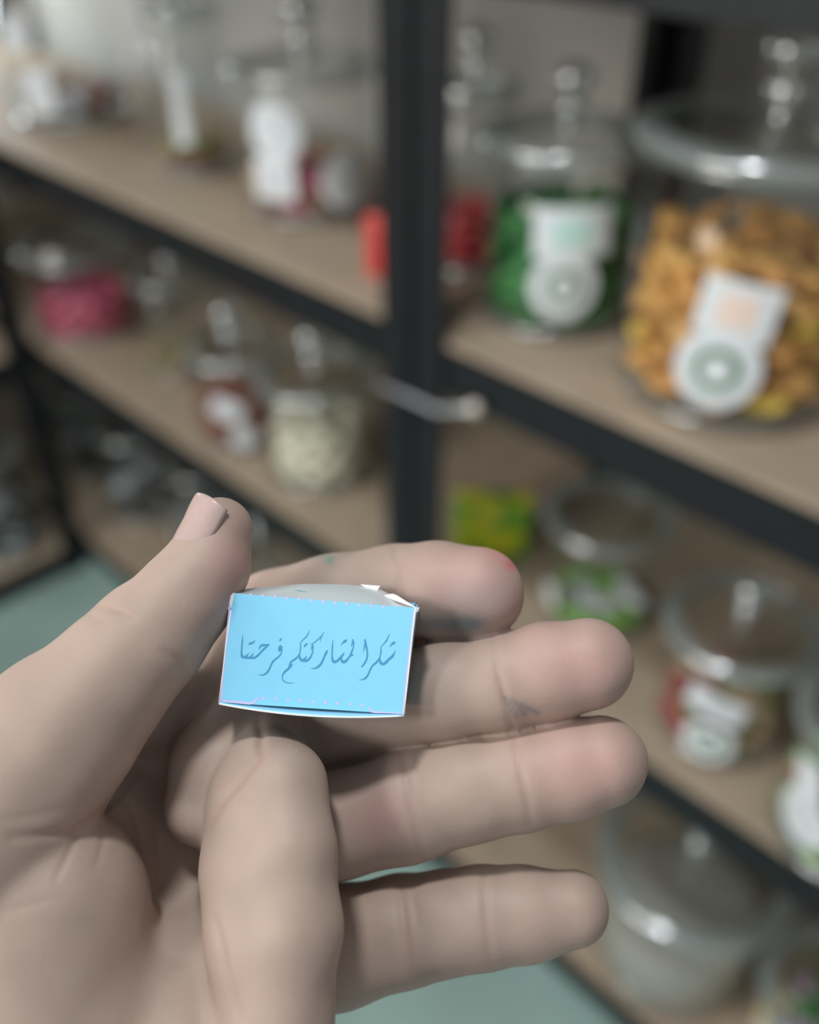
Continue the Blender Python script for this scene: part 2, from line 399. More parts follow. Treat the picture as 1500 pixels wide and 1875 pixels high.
fill(jq, 'dark_sweet', 'dark grey sweet in the bottom jar below the rust red sweets', 'dark sweets below the rust red jar', .054, .10, DK, n_mesh=1)
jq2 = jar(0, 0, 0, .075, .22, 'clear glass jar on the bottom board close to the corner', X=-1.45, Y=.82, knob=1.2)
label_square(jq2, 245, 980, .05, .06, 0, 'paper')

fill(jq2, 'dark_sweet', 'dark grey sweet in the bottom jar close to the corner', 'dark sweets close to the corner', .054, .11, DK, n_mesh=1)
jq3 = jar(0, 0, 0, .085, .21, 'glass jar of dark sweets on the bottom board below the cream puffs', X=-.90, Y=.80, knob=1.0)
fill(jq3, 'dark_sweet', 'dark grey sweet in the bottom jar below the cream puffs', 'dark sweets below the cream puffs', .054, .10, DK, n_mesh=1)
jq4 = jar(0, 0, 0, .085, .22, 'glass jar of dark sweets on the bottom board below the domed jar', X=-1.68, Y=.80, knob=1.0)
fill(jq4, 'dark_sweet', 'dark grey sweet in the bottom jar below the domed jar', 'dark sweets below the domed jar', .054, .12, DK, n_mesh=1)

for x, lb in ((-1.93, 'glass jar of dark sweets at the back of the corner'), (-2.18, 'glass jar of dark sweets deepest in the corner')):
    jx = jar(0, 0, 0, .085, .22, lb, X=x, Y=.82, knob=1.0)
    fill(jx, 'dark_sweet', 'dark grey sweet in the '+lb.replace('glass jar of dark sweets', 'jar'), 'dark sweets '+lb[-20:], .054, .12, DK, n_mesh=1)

# corner unit
js = jar(0, 0, 1, .07, .16, 'glass jar with pink sweets on the corner unit', X=-1.79, Y=.40, knob=1.0)
fill(js, 'rose_sweet', 'rose pink sweet inside the corner unit jar', 'sweets in the corner unit jar', .036, .05, [(M['s_pink'], 'packet'), (M['s_white'], 'packet')], n_mesh=1)
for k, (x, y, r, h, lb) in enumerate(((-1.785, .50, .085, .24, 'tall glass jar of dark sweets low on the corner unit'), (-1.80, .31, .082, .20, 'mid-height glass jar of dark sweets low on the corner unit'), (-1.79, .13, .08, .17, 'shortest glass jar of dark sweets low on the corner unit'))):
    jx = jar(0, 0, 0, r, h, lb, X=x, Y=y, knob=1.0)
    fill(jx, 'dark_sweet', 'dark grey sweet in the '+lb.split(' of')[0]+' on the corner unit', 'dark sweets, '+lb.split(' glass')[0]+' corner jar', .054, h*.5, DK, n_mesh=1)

# yellow-green packet behind the posts, red packet against the posts
def packet(name, label, c, sx, sy, sz, m, rz=0.0, seed=1):
    rr = random.Random(seed); V, Fc = [], []; n = 14
    for side in (0, 1):
        for i in range(n+1):
            for k in range(n+1):
                u, v = i/n*2-1, k/n*2-1
                b = (max(0, 1-abs(u)**3)*max(0, 1-abs(v)**3))**.6
                d = (1 if side else -1)*(.004+sy*b*(.8+.35*math.sin(4*u+3*v)*math.cos(3*v-u)))
                V.append((u*sx, d, (v+1)*sz+.0))
    N = (n+1)**2
    for i in range(n):
        for k in range(n):
            a = i*(n+1)+k; q = (a, a+n+1, a+n+2, a+1); Fc.append(q); Fc.append(tuple(x+N for x in q[::-1]))
    for i in range(n):
        for a, b in (((i)*(n+1), (i+1)*(n+1)), (i*(n+1)+n, (i+1)*(n+1)+n), (i, i+1), (n*(n+1)+i, n*(n+1)+i+1)):
            Fc.append((a, b, b+N, a+N))
    ca, sa = math.cos(rz), math.sin(rz)
    V = [(c[0]+x*ca-y*sa, c[1]+x*sa+y*ca, c[2]+z) for x, y, z in V]
    return tag(mk(name, V, Fc, m), label, 'packet')
pk, nt, b = node_mat('yellow_green_packet')
vn = nt.nodes.new('ShaderNodeTexVoronoi'); vn.inputs['Scale'].default_value = 26
rp = nt.nodes.new('ShaderNodeValToRGB'); rp.color_ramp.elements[0].color = (.92, .88, .02, 1); rp.color_ramp.elements[1].color = (.20, .52, .04, 1)
rp.color_ramp.elements[0].position = .35; rp.color_ramp.elements[1].position = .6
tc = nt.nodes.new('ShaderNodeTexCoord'); nt.links.new(tc.outputs['Object'], vn.inputs['Vector'])
nt.links.new(vn.outputs['Distance'], rp.inputs[0]); nt.links.new(rp.outputs[0], b.inputs['Base Color']); b.inputs['Roughness'].default_value = .3
p = on_z(895, 1015, LEV[1]); packet('sweet_packet', 'crinkled yellow and green packet behind the disc-lidded jar', (p[0], p[1], LEV[1]+.001), .050, .018, .052, pk, .75, 3)
packet('sweet_packet', 'small red packet leaning beside the wire-tied posts', (-.780, .715, LEV[2]+.001), .014, .008, .036, mat('red_packet', (.62, .06, .05), .35), .7, 5)

# wire tie round the two middle posts
q0, q1, q2, q3 = on_y(693, 704, FY-.004), on_y(750, 728, FY-.005), on_y(802, 752, FY-.006), on_y(868, 748, FY-.010)
wt = empty('wire_tie', tuple(q1)); tag(wt, 'bent silver wire tie across the two middle posts', 'wire')
mk('wire', *tube([q0, q1, q2, (q2+q3)/2, q3], [.0028, .0032, .0035, .0035, .003], 8), M['wire'], wt)
kv = lathe([(0, -.0075)]+[(.0075*math.sin(a), -.0075*math.cos(a)) for a in np.linspace(.3, 2.9, 8)]+[(0, .0075)], 14, q3)
mk('end_bead', *kv, mat('pale_bead', (.75, .66, .58), .35), wt)

# ------------------------------------------------------------------ the hand (signed distances -> one continuous surface)
def chain(pts): return [(px_mm(a, b, z), r) for a, b, z, r in pts]
INDEX = chain([(415, 1290, 206, 11), (505, 1127, 201, 9.7), (610, 1099, 197, 9.5), (725, 1083, 193.5, 9.4), (800, 1081, 190.5, 9.65), (874, 1086, 187.5, 9.3)])
MIDDLE = chain([(455, 1375, 200, 10.5), (580, 1330, 203, 10.3), (735, 1281, 193.5, 10.0), (820, 1263, 187, 9.5), (920, 1250, 184, 9.2), (1000, 1231, 183, 9.2), (1076, 1216, 182, 8.9)])
RING = chain([(470, 1545, 186, 10), (620, 1510, 190, 10.4), (750, 1474, 187, 10.7), (860, 1447, 184, 9.8), (960, 1424, 183, 9.6), (1040, 1408, 182, 9.4), (1103, 1394, 181, 8.7)])
PINKY = chain([(490, 1765, 190, 11), (620, 1733, 190, 11.5), (740, 1703, 188, 10.5), (810, 1690, 186, 9.6), (880, 1680, 185, 9.4), (960, 1674, 184, 8.7), (1048, 1664, 183, 7.2)])
THUMB = chain([(-60, 1540, 167, 19.2), (110, 1338, 171, 14.2), (275, 1165, 174, 10.4), (338, 1094, 175, 8.9), (378, 1036, 177, 7.8), (402, 971, 178, 6.3)])
PAD_INDEX = chain([(462, 1316, 194, 8.8), (402, 1398, 186, 8.4), (374, 1476, 184, 7.2)])
PADS = [chain([(478, 1362, 188, 6.6), (515, 1442, 172, 6.7), (530, 1560, 166, 6.9), (538, 1700, 162, 6.8), (520, 1880, 160, 7.4)]),
        chain([(452, 1495, 176, 6.6), (455, 1600, 171, 7.0), (464, 1700, 167, 6.9), (485, 1880, 164, 7.4)]),
        chain([(456, 1500, 186, 7.2), (458, 1600, 182, 7.6), (466, 1710, 178, 7.6), (480, 1880, 174, 8.0)]),
        chain([(478, 1440, 177, 7.8), (488, 1500, 173, 8.2), (494, 1600, 169.5, 8.2), (502, 1720, 166, 8.0), (505, 1880, 164, 8.2)]),
        chain([(478, 1440, 188, 7.8), (486, 1500, 184, 8.9), (492, 1600, 181, 9.1), (500, 1720, 178, 9.0), (505, 1880, 174, 9.2)])]
PALM = [chain([(240, 1480, 203, 15), (455, 1350, 213, 13)]), chain([(240, 1560, 207, 17), (480, 1560, 200, 15)]),
        chain([(240, 1720, 202, 16), (480, 1760, 188, 13)]), chain([(-150, 1700, 184, 22), (240, 1620, 204, 16)]),
        chain([(-100, 1950, 170, 24), (350, 1960, 175, 18)]), chain([(372, 1800, 178, 12), (330, 1960, 168, 16)]),
        chain([(240, 1290, 192, 9), (415, 1290, 208, 11)]), chain([(520, 1215, 214, 9), (760, 1185, 205, 5)])]
THENAR = [chain([(-40, 1640, 171, 19), (75, 1672, 170, 17.3), (65, 1850, 166, 19.3)]), chain([(195, 1490, 190, 9), (200, 1580, 192, 9)])]
WRIST = chain([(0, 1900, 172, 26), (-260, 2250, 165, 27), (-800, 2900, 150, 33)])
VOX = 0.6
LO = np.array([-118., -6., 118.]); HI = np.array([46., 122., 230.])
NX = np.ceil((HI-LO)/VOX).astype(int)+1
ax = [(LO[i]+VOX*np.arange(NX[i])).astype(np.float32) for i in range(3)]
def seg(field, a, ra, b, rb, k):
    """smooth-union a tapered capsule into field inside its own neighbourhood"""
    rm = max(ra, rb)+k+3
    i0 = np.maximum(np.floor((np.minimum(a, b)-rm-LO)/VOX).astype(int), 0); i1 = np.minimum(np.ceil((np.maximum(a, b)+rm-LO)/VOX).astype(int), NX)
    if np.any(i1 <= i0): return
    sl = tuple(slice(p, q) for p, q in zip(i0, i1))
    X, Y, Z = np.meshgrid(*[ax[i][sl[i]] for i in range(3)], indexing='ij', sparse=True)
    d = (b-a).astype(np.float32); L2 = float(d@d)+1e-9
    t = np.clip(((X-a[0])*d[0]+(Y-a[1])*d[1]+(Z-a[2])*d[2])/L2, 0, 1)
    D = np.sqrt((X-a[0]-t*d[0])**2+(Y-a[1]-t*d[1])**2+(Z-a[2]-t*d[2])**2)-(ra+(rb-ra)*t)
    F = field[sl]
    if k > 0:
        h = np.clip(.5+.5*(F-D)/k, 0, 1); F[...] = F*(1-h)+D*h-k*h*(1-h)
    else: np.minimum(F, D, out=F)
def new_field(): return np.full(tuple(NX), 40.0, np.float32)
def add_chain(field, ch, k):
    for (a, ra), (b, rb) in zip(ch[:-1], ch[1:]): seg(field, a, ra, b, rb, k)
def smin(A, B, k):
    h = np.clip(.5+.5*(A-B)/k, 0, 1); return A*(1-h)+B*h-k*h*(1-h)
palm = new_field()
for ch in PALM: add_chain(palm, ch, 9)
add_chain(palm, WRIST, 10)
pads = new_field()
for ch in PADS: add_chain(pads, ch, 5.0)
palm = smin(palm, pads, 3.0)
pads = new_field(); add_chain(pads, PAD_INDEX, 3.0)
palm = smin(palm, pads, 1.6)
th = new_field()
for ch in THENAR: add_chain(th, ch, 6)
palm = smin(palm, th, 5)
full = palm.copy()
for ch, k in ((INDEX, 4), (MIDDLE, 1.5), (RING, 1.5), (PINKY, 1.5), (THUMB, 2.5)):
    fg = new_field(); add_chain(fg, ch, 2.0)
    full = smin(full, smin(palm, fg, k), 0.9)
def surface_nets(V):
    S = V < 0
    c = [S[i:S.shape[0]-1+i, j:S.shape[1]-1+j, k:S.shape[2]-1+k] for i in (0, 1) for j in (0, 1) for k in (0, 1)]
    cnt = sum(x.astype(np.int8) for x in c); act = (cnt > 0) & (cnt < 8)
    I = np.argwhere(act); n = len(I); idx = np.full(act.shape, -1, np.int64); idx[act] = np.arange(n)
    cor = [(i, j, k) for i in (0, 1) for j in (0, 1) for k in (0, 1)]
    vals = np.stack([V[I[:, 0]+a, I[:, 1]+b, I[:, 2]+q] for a, b, q in cor], 1)
    P = np.zeros((n, 3)); W = np.zeros(n)
    for e0 in range(8):
        for e1 in range(e0+1, 8):
            A, B = np.array(cor[e0]), np.array(cor[e1])
            if abs(A-B).sum() != 1: continue
            va, vb = vals[:, e0], vals[:, e1]; mk_ = (va < 0) != (vb < 0)
            t = np.where(mk_, va/(va-vb+1e-12), 0)
            P += np.where(mk_[:, None], A+(B-A)*t[:, None], 0); W += mk_
    P = P/W[:, None]+I
    Fq = []
    for d in range(3):
        s0 = [slice(None)]*3; s1 = [slice(None)]*3; s0[d] = slice(0, -1); s1[d] = slice(1, None)
        A, B = S[tuple(s0)], S[tuple(s1)]
        E = np.argwhere(A != B); u, v = (d+1) % 3, (d+2) % 3
        ok = (E[:, u] > 0) & (E[:, v] > 0) & (E[:, u] < S.shape[u]-1) & (E[:, v] < S.shape[v]-1); E = E[ok]
        flip = A[E[:, 0], E[:, 1], E[:, 2]]
        def g(du, dv):
            Q = E.copy(); Q[:, u] -= du; Q[:, v] -= dv; return idx[Q[:, 0], Q[:, 1], Q[:, 2]]
        q = np.stack([g(1, 1), g(0, 1), g(0, 0), g(1, 0)], 1)
        q[~flip] = q[~flip][:, ::-1]; Fq.append(q)
    return P, np.concatenate(Fq)
full[0], full[-1], full[:, 0], full[:, -1], full[:, :, 0], full[:, :, -1] = 5, 5, 5, 5, 5, 5
HV, HF = surface_nets(full); HV = LO+HV*VOX
# drop stray cells, relax once
for it in range(3):
    acc = np.zeros_like(HV); cn = np.zeros(len(HV))
    for a in range(4):
        i, j = HF[:, a], HF[:, (a+1) % 4]
        np.add.at(acc, i, HV[j]); np.add.at(acc, j, HV[i]); np.add.at(cn, i, 1); np.add.at(cn, j, 1)
    HV = HV*.5+.5*acc/cn[:, None]
def vnormals(V, Fq):
    n = np.cross(V[Fq[:, 2]]-V[Fq[:, 0]], V[Fq[:, 3]]-V[Fq[:, 1]]); N = np.zeros_like(V)
    for a in range(4): np.add.at(N, Fq[:, a], n)
    return N/(np.linalg.norm(N, axis=1)[:, None]+1e-12)
HN = vnormals(HV, HF)
PX = np.stack([750+FPX*HV[:, 0]/HV[:, 2], 937.5+FPX*HV[:, 1]/HV[:, 2]], 1)
front = (HN*HV).sum(1) < 0
def pdist(P, line, taper=False):
    D = np.full(len(P), 1e9); T = np.zeros(len(P)); n = len(line)-1
    for i, ((x0, y0), (x1, y1)) in enumerate(zip(line[:-1], line[1:])):
        a = np.array([x0, y0]); d = np.array([x1-x0, y1-y0], float)
        t = np.clip(((P-a)@d)/(d@d), 0, 1); q = np.linalg.norm(P-a-t[:, None]*d, axis=1)
        T = np.where(q < D, (i+t)/n, T); D = np.minimum(D, q)
    return (D, np.sin(np.pi*np.clip(.06+.88*T, 0, 1))**.6) if taper else D
CREASES = [  # polyline on the skin, half-width in pixels, depth in mm
    ([(722, 1000), (727, 1050), (735, 1100)], 6, .35), ([(903, 1170), (912, 1230), (928, 1290), (938, 1330)], 7, .40),
    ([(738, 1375), (746, 1440), (762, 1520), (772, 1570)], 9, .5), ([(762, 1380), (772, 1450), (785, 1530)], 7, .2),
    ([(940, 1335), (950, 1400), (965, 1460), (972, 1505)], 8, .4),
    ([(732, 1610), (740, 1700), (752, 1790)], 9, .5), ([(752, 1610), (765, 1700)], 8, .25), ([(886, 1600), (890, 1680), (898, 1760)], 8, .4),
    ([(170, 1112), (195, 1112), (222, 1120), (245, 1135)], 6, .45), ([(140, 1120), (165, 1128), (190, 1142)], 6, .3), ([(300, 1190), (325, 1208), (342, 1235)], 8, .3),
    ([(20, 1535), (80, 1530), (135, 1522), (160, 1505), (215, 1460), (290, 1370)], 9, .6),
    ([(150, 1512), (130, 1555), (102, 1610)], 7, .32), ([(184, 1505), (188, 1545), (175, 1590)], 7, .28), ([(0, 1672), (60, 1655), (115, 1640)], 7, .12),
    ([(235, 1470), (255, 1515), (262, 1560)], 7, .3), ([(0, 1500), (60, 1495), (120, 1480)], 8, .15),
    ([(472, 1305), (478, 1345), (476, 1385), (440, 1430), (400, 1480), (380, 1525)], 8, .6), ([(394, 1680), (412, 1760), (440, 1870)], 7, .4), ([(290, 1500), (290, 1600), (300, 1700)], 8, .3),
]
q = HV/6.5
HV += HN*(.16*np.sin(q[:, 0]*1.3+1.7*np.sin(q[:, 1]))*np.sin(q[:, 1]*1.1+q[:, 2]*.9+1.3*np.sin(q[:, 0]*.7))+.07*np.sin(q[:, 0]*3.1+q[:, 2]*2.2)*np.sin(q[:, 1]*2.7+1))[:, None]
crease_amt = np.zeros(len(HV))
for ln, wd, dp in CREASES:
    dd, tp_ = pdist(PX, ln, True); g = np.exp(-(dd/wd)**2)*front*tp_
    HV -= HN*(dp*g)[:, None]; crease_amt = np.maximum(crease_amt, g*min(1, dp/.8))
# pigment: base skin, pinker finger ends, ink smudges
col = np.tile(np.array([.375, .278, .224]), (len(HV), 1))
def blend(mask, c): 
    global col
    col = col*(1-mask[:, None])+np.array(c)*mask[:, None]
def spot(x, y, rx, ry, rot=0):
    d = PX-np.array([x, y]); c, s = math.cos(rot), math.sin(rot)
    u = (d[:, 0]*c+d[:, 1]*s)/rx; v = (-d[:, 0]*s+d[:, 1]*c)/ry
    return np.exp(-(u*u+v*v))*front
PINK = (.43, .255, .225)
for s in ((860, 1060, 110, 80), (1050, 1210, 110, 80), (1070, 1395, 110, 75), (420, 1040, 45, 80), (700, 1500, 50, 60)): blend(.75*spot(*s), PINK)
blend(.35*spot(1000, 1670, 120, 70), (.36, .25, .205))
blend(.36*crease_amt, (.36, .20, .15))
rn = np.random.RandomState(3)
blend(np.clip(1.15*spot(850, 1146, 42, 17, -.1), 0, .85), (.115, .135, .135))
blend(.38*spot(868, 1092, 55, 34), (.27, .25, .24))
blend(.60*spot(795, 1140, 40, 14), (.20, .19, .19))
blend(.85*spot(938, 1032, 13, 11), (.50, .10, .12)); blend(.45*spot(915, 1015, 40, 14, .5), (.56, .22, .22))
blend(.8*spot(604, 1024, 7, 9), (.10, .26, .20)); blend(.5*spot(590, 1020, 16, 4), (.14, .28, .22))
for x0, y0, x1, y1 in ((925, 1280, 945, 1312), (938, 1282, 962, 1308), (955, 1290, 985, 1306)):
    blend(.6*np.exp(-(pdist(PX, [(x0, y0), (x1, y1)])/5)**2)*front, (.16, .14, .15))
blend(.5*spot(402, 948, 5, 7), (.20, .15, .13))
skin, nt, b = node_mat('skin')
at = nt.nodes.new('ShaderNodeAttribute'); at.attribute_name = 'pigment'
nz = nt.nodes.new('ShaderNodeTexNoise'); nz.inputs['Scale'].default_value = 90; nz.inputs['Detail'].default_value = 5
tc = nt.nodes.new('ShaderNodeTexCoord'); nt.links.new(tc.outputs['Object'], nz.inputs['Vector'])
mr = nt.nodes.new('ShaderNodeMapRange'); mr.inputs['To Min'].default_value = .86; mr.inputs['To Max'].default_value = 1.13
nt.links.new(nz.outputs['Fac'], mr.inputs['Value'])
mx = nt.nodes.new('ShaderNodeVectorMath'); mx.operation = 'MULTIPLY'
nt.links.new(at.outputs['Color'], mx.inputs[0]); nt.links.new(mr.outputs[0], mx.inputs[1]); nt.links.new(mx.outputs[0], b.inputs['Base Color'])
nz2 = nt.nodes.new('ShaderNodeTexNoise'); nz2.inputs['Scale'].default_value = 1400; nz2.inputs['Detail'].default_value = 3
nt.links.new(tc.outputs['Object'], nz2.inputs['Vector'])
bp = nt.nodes.new('ShaderNodeBump'); bp.inputs['Strength'].default_value = .15; bp.inputs['Distance'].default_value = .0003
nt.links.new(nz2.outputs['Fac'], bp.inputs['Height']); nt.links.new(bp.outputs['Normal'], b.inputs['Normal'])
b.inputs['Roughness'].default_value = .55; b.inputs['Specular IOR Level'].default_value = .35
b.inputs['Subsurface Weight'].default_value = .25; b.inputs['Subsurface Radius'].default_value = (1.0, .35, .2); b.inputs['Subsurface Scale'].default_value = .003
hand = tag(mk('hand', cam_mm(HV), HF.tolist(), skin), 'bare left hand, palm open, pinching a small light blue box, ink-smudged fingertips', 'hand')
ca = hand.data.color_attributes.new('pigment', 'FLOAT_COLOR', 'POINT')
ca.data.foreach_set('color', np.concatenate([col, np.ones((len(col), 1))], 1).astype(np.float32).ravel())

# thumb nail
tA, tB = px_mm(378, 1036, 177), px_mm(402, 971, 178)
u = (tB-tA)/np.linalg.norm(tB-tA); nrm = np.array([-.72, -.12, -.68]); nrm -= u*(nrm@u); nrm /= np.linalg.norm(nrm); bb = np.cross(u, nrm)
NV, NF = [], []; nu, nv_ = 18, 16
for i in range(nu+1):
    for k in range(nv_+1):
        s = i/nu; f = k/nv_*2-1
        ph = f*(1.0-.22*(1-s)**2)
        tip = .22*(1-f*f); cut = .22*(1-f*f)
        t = (.42-cut)+(1.50+tip-(.42-cut))*s                 # cuticle bows back, free edge bows forward
        r = 8.05-1.45*min(t, 1.0)-.2*max(0, t-1)-.55*f**4-.5*(1-s)**3
        p = tA+(tB-tA)*t
        NV.append(p+nrm*(r*math.cos(ph))-nrm*max(0, t-1.0)**2*.9+bb*(r*math.sin(ph)))
for i in range(nu):
    for k in range(nv_):
        a = i*(nv_+1)+k; NF.append((a, a+nv_+1, a+nv_+2, a+1))
nail = mk('thumb_nail', cam_mm(np.array(NV)), NF, mat('nail', (.43, .31, .275), .32, 0, (200, .04)), hand)
sm = nail.modifiers.new('thickness', 'SOLIDIFY'); sm.thickness = .0005; sm.offset = -1

# ------------------------------------------------------------------ the little box
BZ = 172.0
def bp_(px, py, dz=0.0): return px_mm(px, py, BZ)+np.array([0, 0, dz])
TL, TR, BR, BL = bp_(427, 1086), bp_(761, 1113), bp_(740, 1308), bp_(401, 1286)
ux = (TR-TL)/np.linalg.norm(TR-TL); uy = (BL-TL)/np.linalg.norm(BL-TL); uz = np.array([0, 0, 1.0])
M['blue'] = mat('light_blue_card', (.25, .65, .88), .45, 0, (300, .02))
M['bluein'] = mat('blue_card_inside', (.30, .62, .82), .5)
M['cardedge'] = mat('white_card_edge', (.85, .85, .86), .6)
M['ink'] = mat('blue_ink', (.06, .30, .53), .5)
M['pinkink'] = mat('pink_ink', (.60, .55, .80), .5)
M['film'] = mat('shiny_grey_blue_film', (.62, .68, .68), .22, .2)
gb = tag(empty('gift_box', tuple(cam_mm(BL[None])[0])), 'small light blue card box with handwritten-style blue lettering', 'box')
DEP = 9.0
def plate(name, pts, th, m, parent, n=(0, 0, 1)):
    """thin card with thickness th along n, outline pts (camera mm)"""
    pts = np.array(pts, float); n = np.array(n, float); k = len(pts)
    V = np.concatenate([pts, pts+n*th]); Fc = [list(range(k))[::-1], [k+i for i in range(k)]]+[[i, (i+1) % k, k+(i+1) % k, k+i] for i in range(k)]
    return mk(name, cam_mm(V), Fc, m, parent, smooth=False)
fp = plate('front_panel', [TL, TR, BR, BL], .35, M['blue'], gb)
plate('right_panel', [TR+[.25, 0, .1], TR+[.55, .3, DEP], BR+[.2, 0, DEP], BR+[-.1, 0, .1]], .3, M['bluein'], gb, (-1, 0, 0))
plate('left_panel', [TL+[-.2, 0, .1], TL+[-.2, 0, DEP], BL+[-.1, 0, DEP], BL+[-.1, 0, .1]], .3, M['bluein'], gb, (1, 0, 0))
plate('back_panel', [TL+[0, 0, DEP], TR+[0, 0, DEP], BR+[0, 0, DEP], BL+[0, 0, DEP]], .3, M['bluein'], gb)
# top: shiny film strip that bulges a little, with torn white card at its ends
V, Fc = [], []; n = 24
def top_back(q):                      # rear edge of the sprung-open top
    xs = [0, .08, .40, .60, .78, .90, 1.0]
    return px_mm(np.interp(q, xs, [429, 450, 556, 625, 688, 722, 760]), np.interp(q, xs, [1085, 1078, 1069, 1070, 1075, 1092, 1112]), BZ+8.8)
for i in range(n+1):
    q = i/n
    for k in range(7):
        t = k/6; p = (TL+(TR-TL)*q+np.array([0, 0, .1]))*(1-t)+top_back(q)*t
        V.append(p+np.array([0, -.35*math.sin(math.pi*t)*math.sin(math.pi*q), 0]))
for i in range(n):
    for k in range(6): a = i*7+k; Fc.append((a, a+7, a+8, a+1))
tp = mk('top_panel', cam_mm(np.array(V)), Fc, M['film'], gb)
plate('top_flap', [px_mm(545, 1079, BZ+4.0), px_mm(600, 1089, BZ+3.0), px_mm(662, 1097, BZ+2.2), px_mm(726, 1104, BZ+2.5), px_mm(694, 1081, BZ+7.5), px_mm(625, 1071, BZ+8.5)], .15, M['film'], tp, (0, .5, .5))
plate('flap_gap', [px_mm(540, 1080, BZ+3.6), px_mm(600, 1089, BZ+2.8), px_mm(668, 1099, BZ+1.8), px_mm(600, 1092.5, BZ+2.2)], .1, mat('teal_gap', (.05, .26, .34), .5), tp, (0, .5, .5))
plate('torn_edge', [px_mm(763, 1113, BZ), px_mm(727, 1090, BZ+4), px_mm(719, 1087, BZ+5), px_mm(702, 1090, BZ+5.5), px_mm(722, 1099, BZ+3)], .12, M['cardedge'], tp, (0, .6, .4))
plate('torn_edge', [px_mm(696, 1073, BZ+8), px_mm(660, 1070, BZ+8.5), px_mm(688, 1085, BZ+7)], .12, M['cardedge'], tp, (0, .6, .4))
plate('torn_edge', [TL+[.3, -.1, 0], TL+[-.5, .4, -.1], TL+[-1.5, 2.0, -.1], TL+[-1.3, 3.2, 0], TL+[-.3, 2.6, 0]], .15, M['cardedge'], gb, (.1, .1, .9))
plate('torn_edge', [TR+[-.1, -.1, -.05], TR+[.75, -.1, .2], TR+[.55, .75, .3], TR+[.05, .9, 0]], .2, M['cardedge'], gb, (.1, .1, .9))
# bottom flap: bowed lip in front of the panel
V, Fc = [], []; n = 28
for i in range(n+1):
    s = i/n; bow = math.sin(math.pi*min(1, s*.93+.035))**.8
    for k in range(6):
        t = k/5
        V.append(BL+(BR-BL)*s+np.array([0, .10+(.50+.40*t)*bow, .3+(1.6-3.6*t)*bow]))
for i in range(n):
    for k in range(5): a = i*6+k; Fc.append((a, a+6, a+7, a+1))
bf = mk('bottom_flap', cam_mm(np.array(V)), Fc, M['bluein'], gb)
sm = bf.modifiers.new('thickness', 'SOLIDIFY'); sm.thickness = .00025
edge = [V[i*6+5] for i in range(n+1)]
mk('card_edge', *tube([Vector(cam_mm(np.array(e)[None])[0]) for e in edge], [.00016]*(n+1), 6), M['cardedge'], bf)
for a, c in ((BL, TL+(BL-TL)*.16), (BR, TR)):
    mk('card_edge', *tube([Vector(cam_mm((a+(c-a)*t+np.array([0, 0, .02]))[None])[0]) for t in np.linspace(0, 1, 5)], [.00013]*5, 6), M['cardedge'], fp)
def ribbon(strokes, z, m, name, parent):
    """flat print: brush strokes given as (px, py, width px) polylines on the front panel"""
    V, Fc = [], []
    for st in strokes:
        P = np.array(st, float)
        # Catmull-Rom refine
        Q = []
        for i in range(len(P)-1):
            p0, p1, p2, p3 = P[max(i-1, 0)], P[i], P[i+1], P[min(i+2, len(P)-1)]
            for t in np.linspace(0, 1, 6)[:-1]:
                Q.append(.5*((2*p1)+(-p0+p2)*t+(2*p0-5*p1+4*p2-p3)*t*t+(-p0+3*p1-3*p2+p3)*t**3))
        Q.append(P[-1]); Q = np.array(Q); n0 = len(V)
        for i in range(len(Q)):
            d = Q[min(i+1, len(Q)-1), :2]-Q[max(i-1, 0), :2]; d /= np.linalg.norm(d)+1e-9; nn = np.array([-d[1], d[0]])
            hw = max(Q[i, 2], .25)/2
            for s in (-1, 1): V.append(px_mm(*(Q[i, :2]+s*hw*nn), BZ)+np.array([0, 0, z]))
        for i in range(len(Q)-1): a = n0+2*i; Fc.append((a, a+1, a+3, a+2))
        z -= .0006
    return mk(name, cam_mm(np.array(V)), Fc, m, parent, smooth=False)
def c1(pts): return [(430+x*.11333, 1140+y*.11333, wd*.11333) for x, y, wd in pts]
def c2(pts): return [(560+x*.12, 1140+y*.12, wd*.12) for x, y, wd in pts]
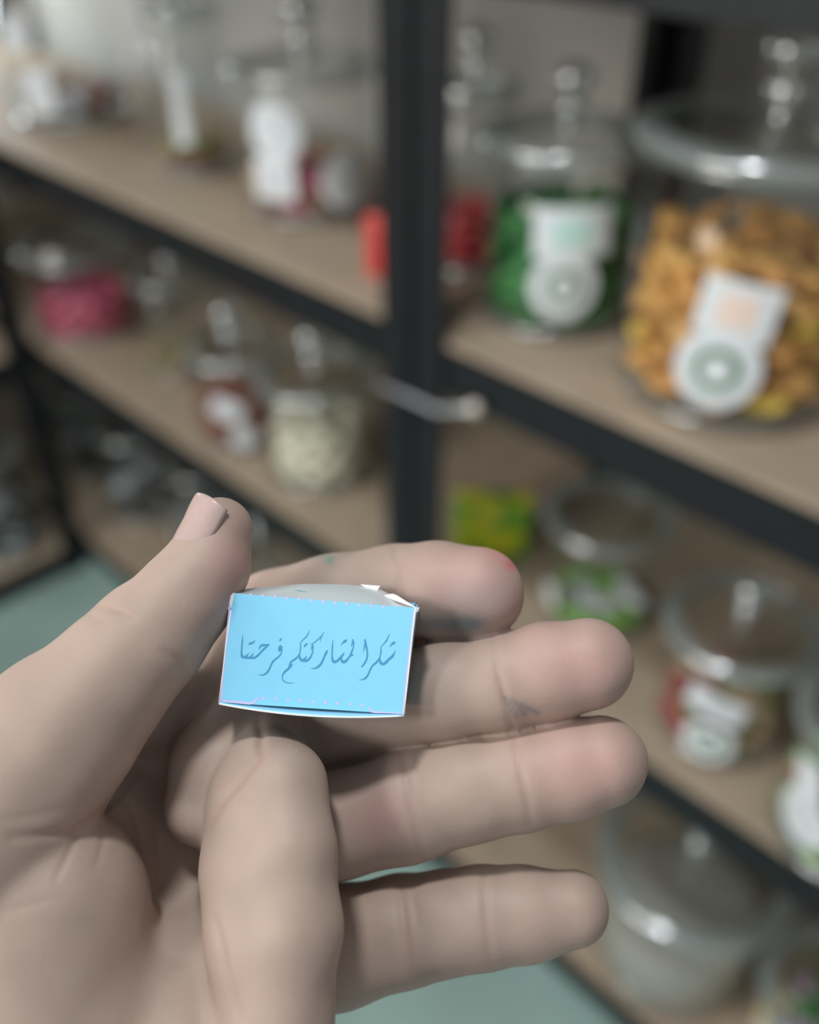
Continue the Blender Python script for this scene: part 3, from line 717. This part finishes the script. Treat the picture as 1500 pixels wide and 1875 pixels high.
STROKES = [
 c1([(132, 200, 6), (122, 300, 22), (114, 400, 24), (110, 490, 28), (118, 545, 40), (160, 558, 36), (195, 530, 24), (232, 488, 8)]),
 c1([(120, 560, 30), (175, 565, 32), (232, 568, 36), (270, 540, 26), (306, 488, 8)]),
 c1([(235, 570, 30), (310, 570, 34), (370, 530, 32), (430, 468, 30), (490, 408, 32), (556, 354, 16)]),
 c1([(560, 350, 12), (500, 360, 30), (440, 366, 40), (408, 392, 26), (393, 434, 8)]),
 c1([(222, 352, 18), (250, 338, 32), (290, 322, 30), (330, 290, 6)]),
 c1([(720, 296, 14), (737, 278, 30), (756, 254, 12)]),
 c1([(742, 362, 10), (738, 385, 46), (732, 415, 62), (722, 445, 50), (704, 464, 14)]),
 c1([(762, 380, 10), (762, 440, 14), (748, 495, 18), (712, 548, 24), (655, 592, 28), (608, 640, 30), (580, 700, 24), (542, 778, 28), (494, 828, 28), (440, 847, 18), (372, 844, 3)]),
 c1([(960, 970, 4), (890, 978, 12), (820, 962, 14), (776, 922, 16), (768, 872, 18), (800, 802, 30), (858, 752, 36), (905, 700, 34), (928, 664, 14)]),
 c1([(876, 730, 12), (882, 680, 18), (912, 632, 26), (965, 595, 32), (1020, 545, 22), (1050, 480, 16), (1062, 400, 18), (1058, 330, 10)]),
 c1([(1052, 330, 10), (1108, 272, 16), (1158, 222, 18), (1190, 170, 12), (1210, 110, 3)]),
 c1([(1042, 500, 12), (1048, 560, 32), (1078, 606, 42), (1120, 596, 34), (1162, 536, 6)]),
 c1([(1085, 612, 30), (1155, 616, 38), (1205, 582, 30), (1244, 515, 20), (1262, 430, 18), (1258, 350, 20)]),
 c1([(1258, 348, 16), (1246, 400, 22), (1232, 440, 5)]),
 c1([(1205, 350, 4), (1270, 330, 11), (1340, 276, 15), (1398, 220, 18), (1442, 148, 4)]),
 c1([(1398, 235, 8), (1388, 275, 8), (1380, 310, 3)]),
 c1([(1116, 396, 10), (1142, 362, 30), (1174, 334, 12)]),
 c2([(330, 420, 8), (316, 450, 32), (286, 510, 26), (252, 590, 28), (212, 650, 32), (160, 690, 26), (110, 700, 14), (68, 694, 3)]),
 c2([(415, 265, 4), (408, 340, 16), (402, 430, 18), (402, 520, 22), (413, 578, 36), (440, 600, 38), (482, 580, 34), (530, 532, 32), (566, 490, 24), (584, 458, 6)]),
 c2([(538, 545, 20), (556, 592, 40), (600, 594, 40), (640, 552, 28), (668, 512, 24), (698, 492, 42), (722, 488, 14)]),
 c2([(680, 480, 16), (700, 440, 22), (722, 385, 16), (728, 330, 20), (720, 280, 26), (712, 246, 6)]),
 c2([(716, 285, 14), (702, 330, 13), (695, 372, 4)]),
 c2([(538, 352, 3), (564, 308, 18), (598, 282, 40), (625, 260, 12)]),
 c2([(848, 678, 14), (890, 628, 24), (925, 562, 24), (938, 490, 22), (932, 410, 24), (914, 335, 30), (904, 275, 24), (902, 246, 6)]),
 c2([(906, 318, 22), (888, 380, 14), (880, 460, 3)]),
 c2([(812, 872, 3), (870, 868, 18), (920, 836, 28), (956, 780, 22), (986, 710, 22), (1022, 652, 24), (1070, 612, 30), (1110, 566, 22), (1134, 510, 16), (1146, 430, 18), (1145, 368, 6)]),
 c2([(1140, 372, 8), (1190, 322, 14), (1230, 272, 18), (1256, 220, 12), (1283, 163, 3)]),
 c2([(1130, 550, 14), (1140, 608, 36), (1178, 632, 36), (1222, 606, 38), (1270, 557, 34), (1320, 512, 36), (1350, 462, 14), (1366, 414, 3)]),
 c2([(1278, 375, 3), (1308, 332, 20), (1342, 310, 38), (1365, 294, 10)]),
]
ribbon(STROKES, -.03, M['ink'], 'printed_lettering', fp)
# pink printed border: side bars, corner scrolls and dotted rows
def lerp(a, b, t): return (a[0]+(b[0]-a[0])*t, a[1]+(b[1]-a[1])*t)
bars = [[(421, 1106, 3), (404, 1284, 4)], [(758, 1118, 2.5), (738, 1303, 3.5)],
        [(404, 1283, 4), (440, 1286, 5), (462, 1287, 5), (472, 1277, 4)], [(676, 1296, 4), (682, 1303, 4), (705, 1304.5, 3), (737, 1306, 2)]]
for bar in bars: ribbon([bar], -.02, M['pinkink'], 'printed_border', fp)
dots = [lerp((482, 1278), (664, 1291), i/8) for i in range(9)]+[lerp((459, 1089), (702, 1112), i/11) for i in range(12)]
for i, (x, y) in enumerate(dots):
    mk('printed_dot', *(lambda V: (cam_mm(np.array(V)), [list(range(8))]))([px_mm(x+3*math.cos(a), y+3*math.sin(a), BZ)-np.array([0, 0, .025]) for a in np.arange(8)*math.pi/4]), M['pinkink'], fp, smooth=False)

# helper keys are not part of the scene
for o in bpy.data.objects:
    for k in ('_o', '_R', '_h'):
        if k in o: del o[k]
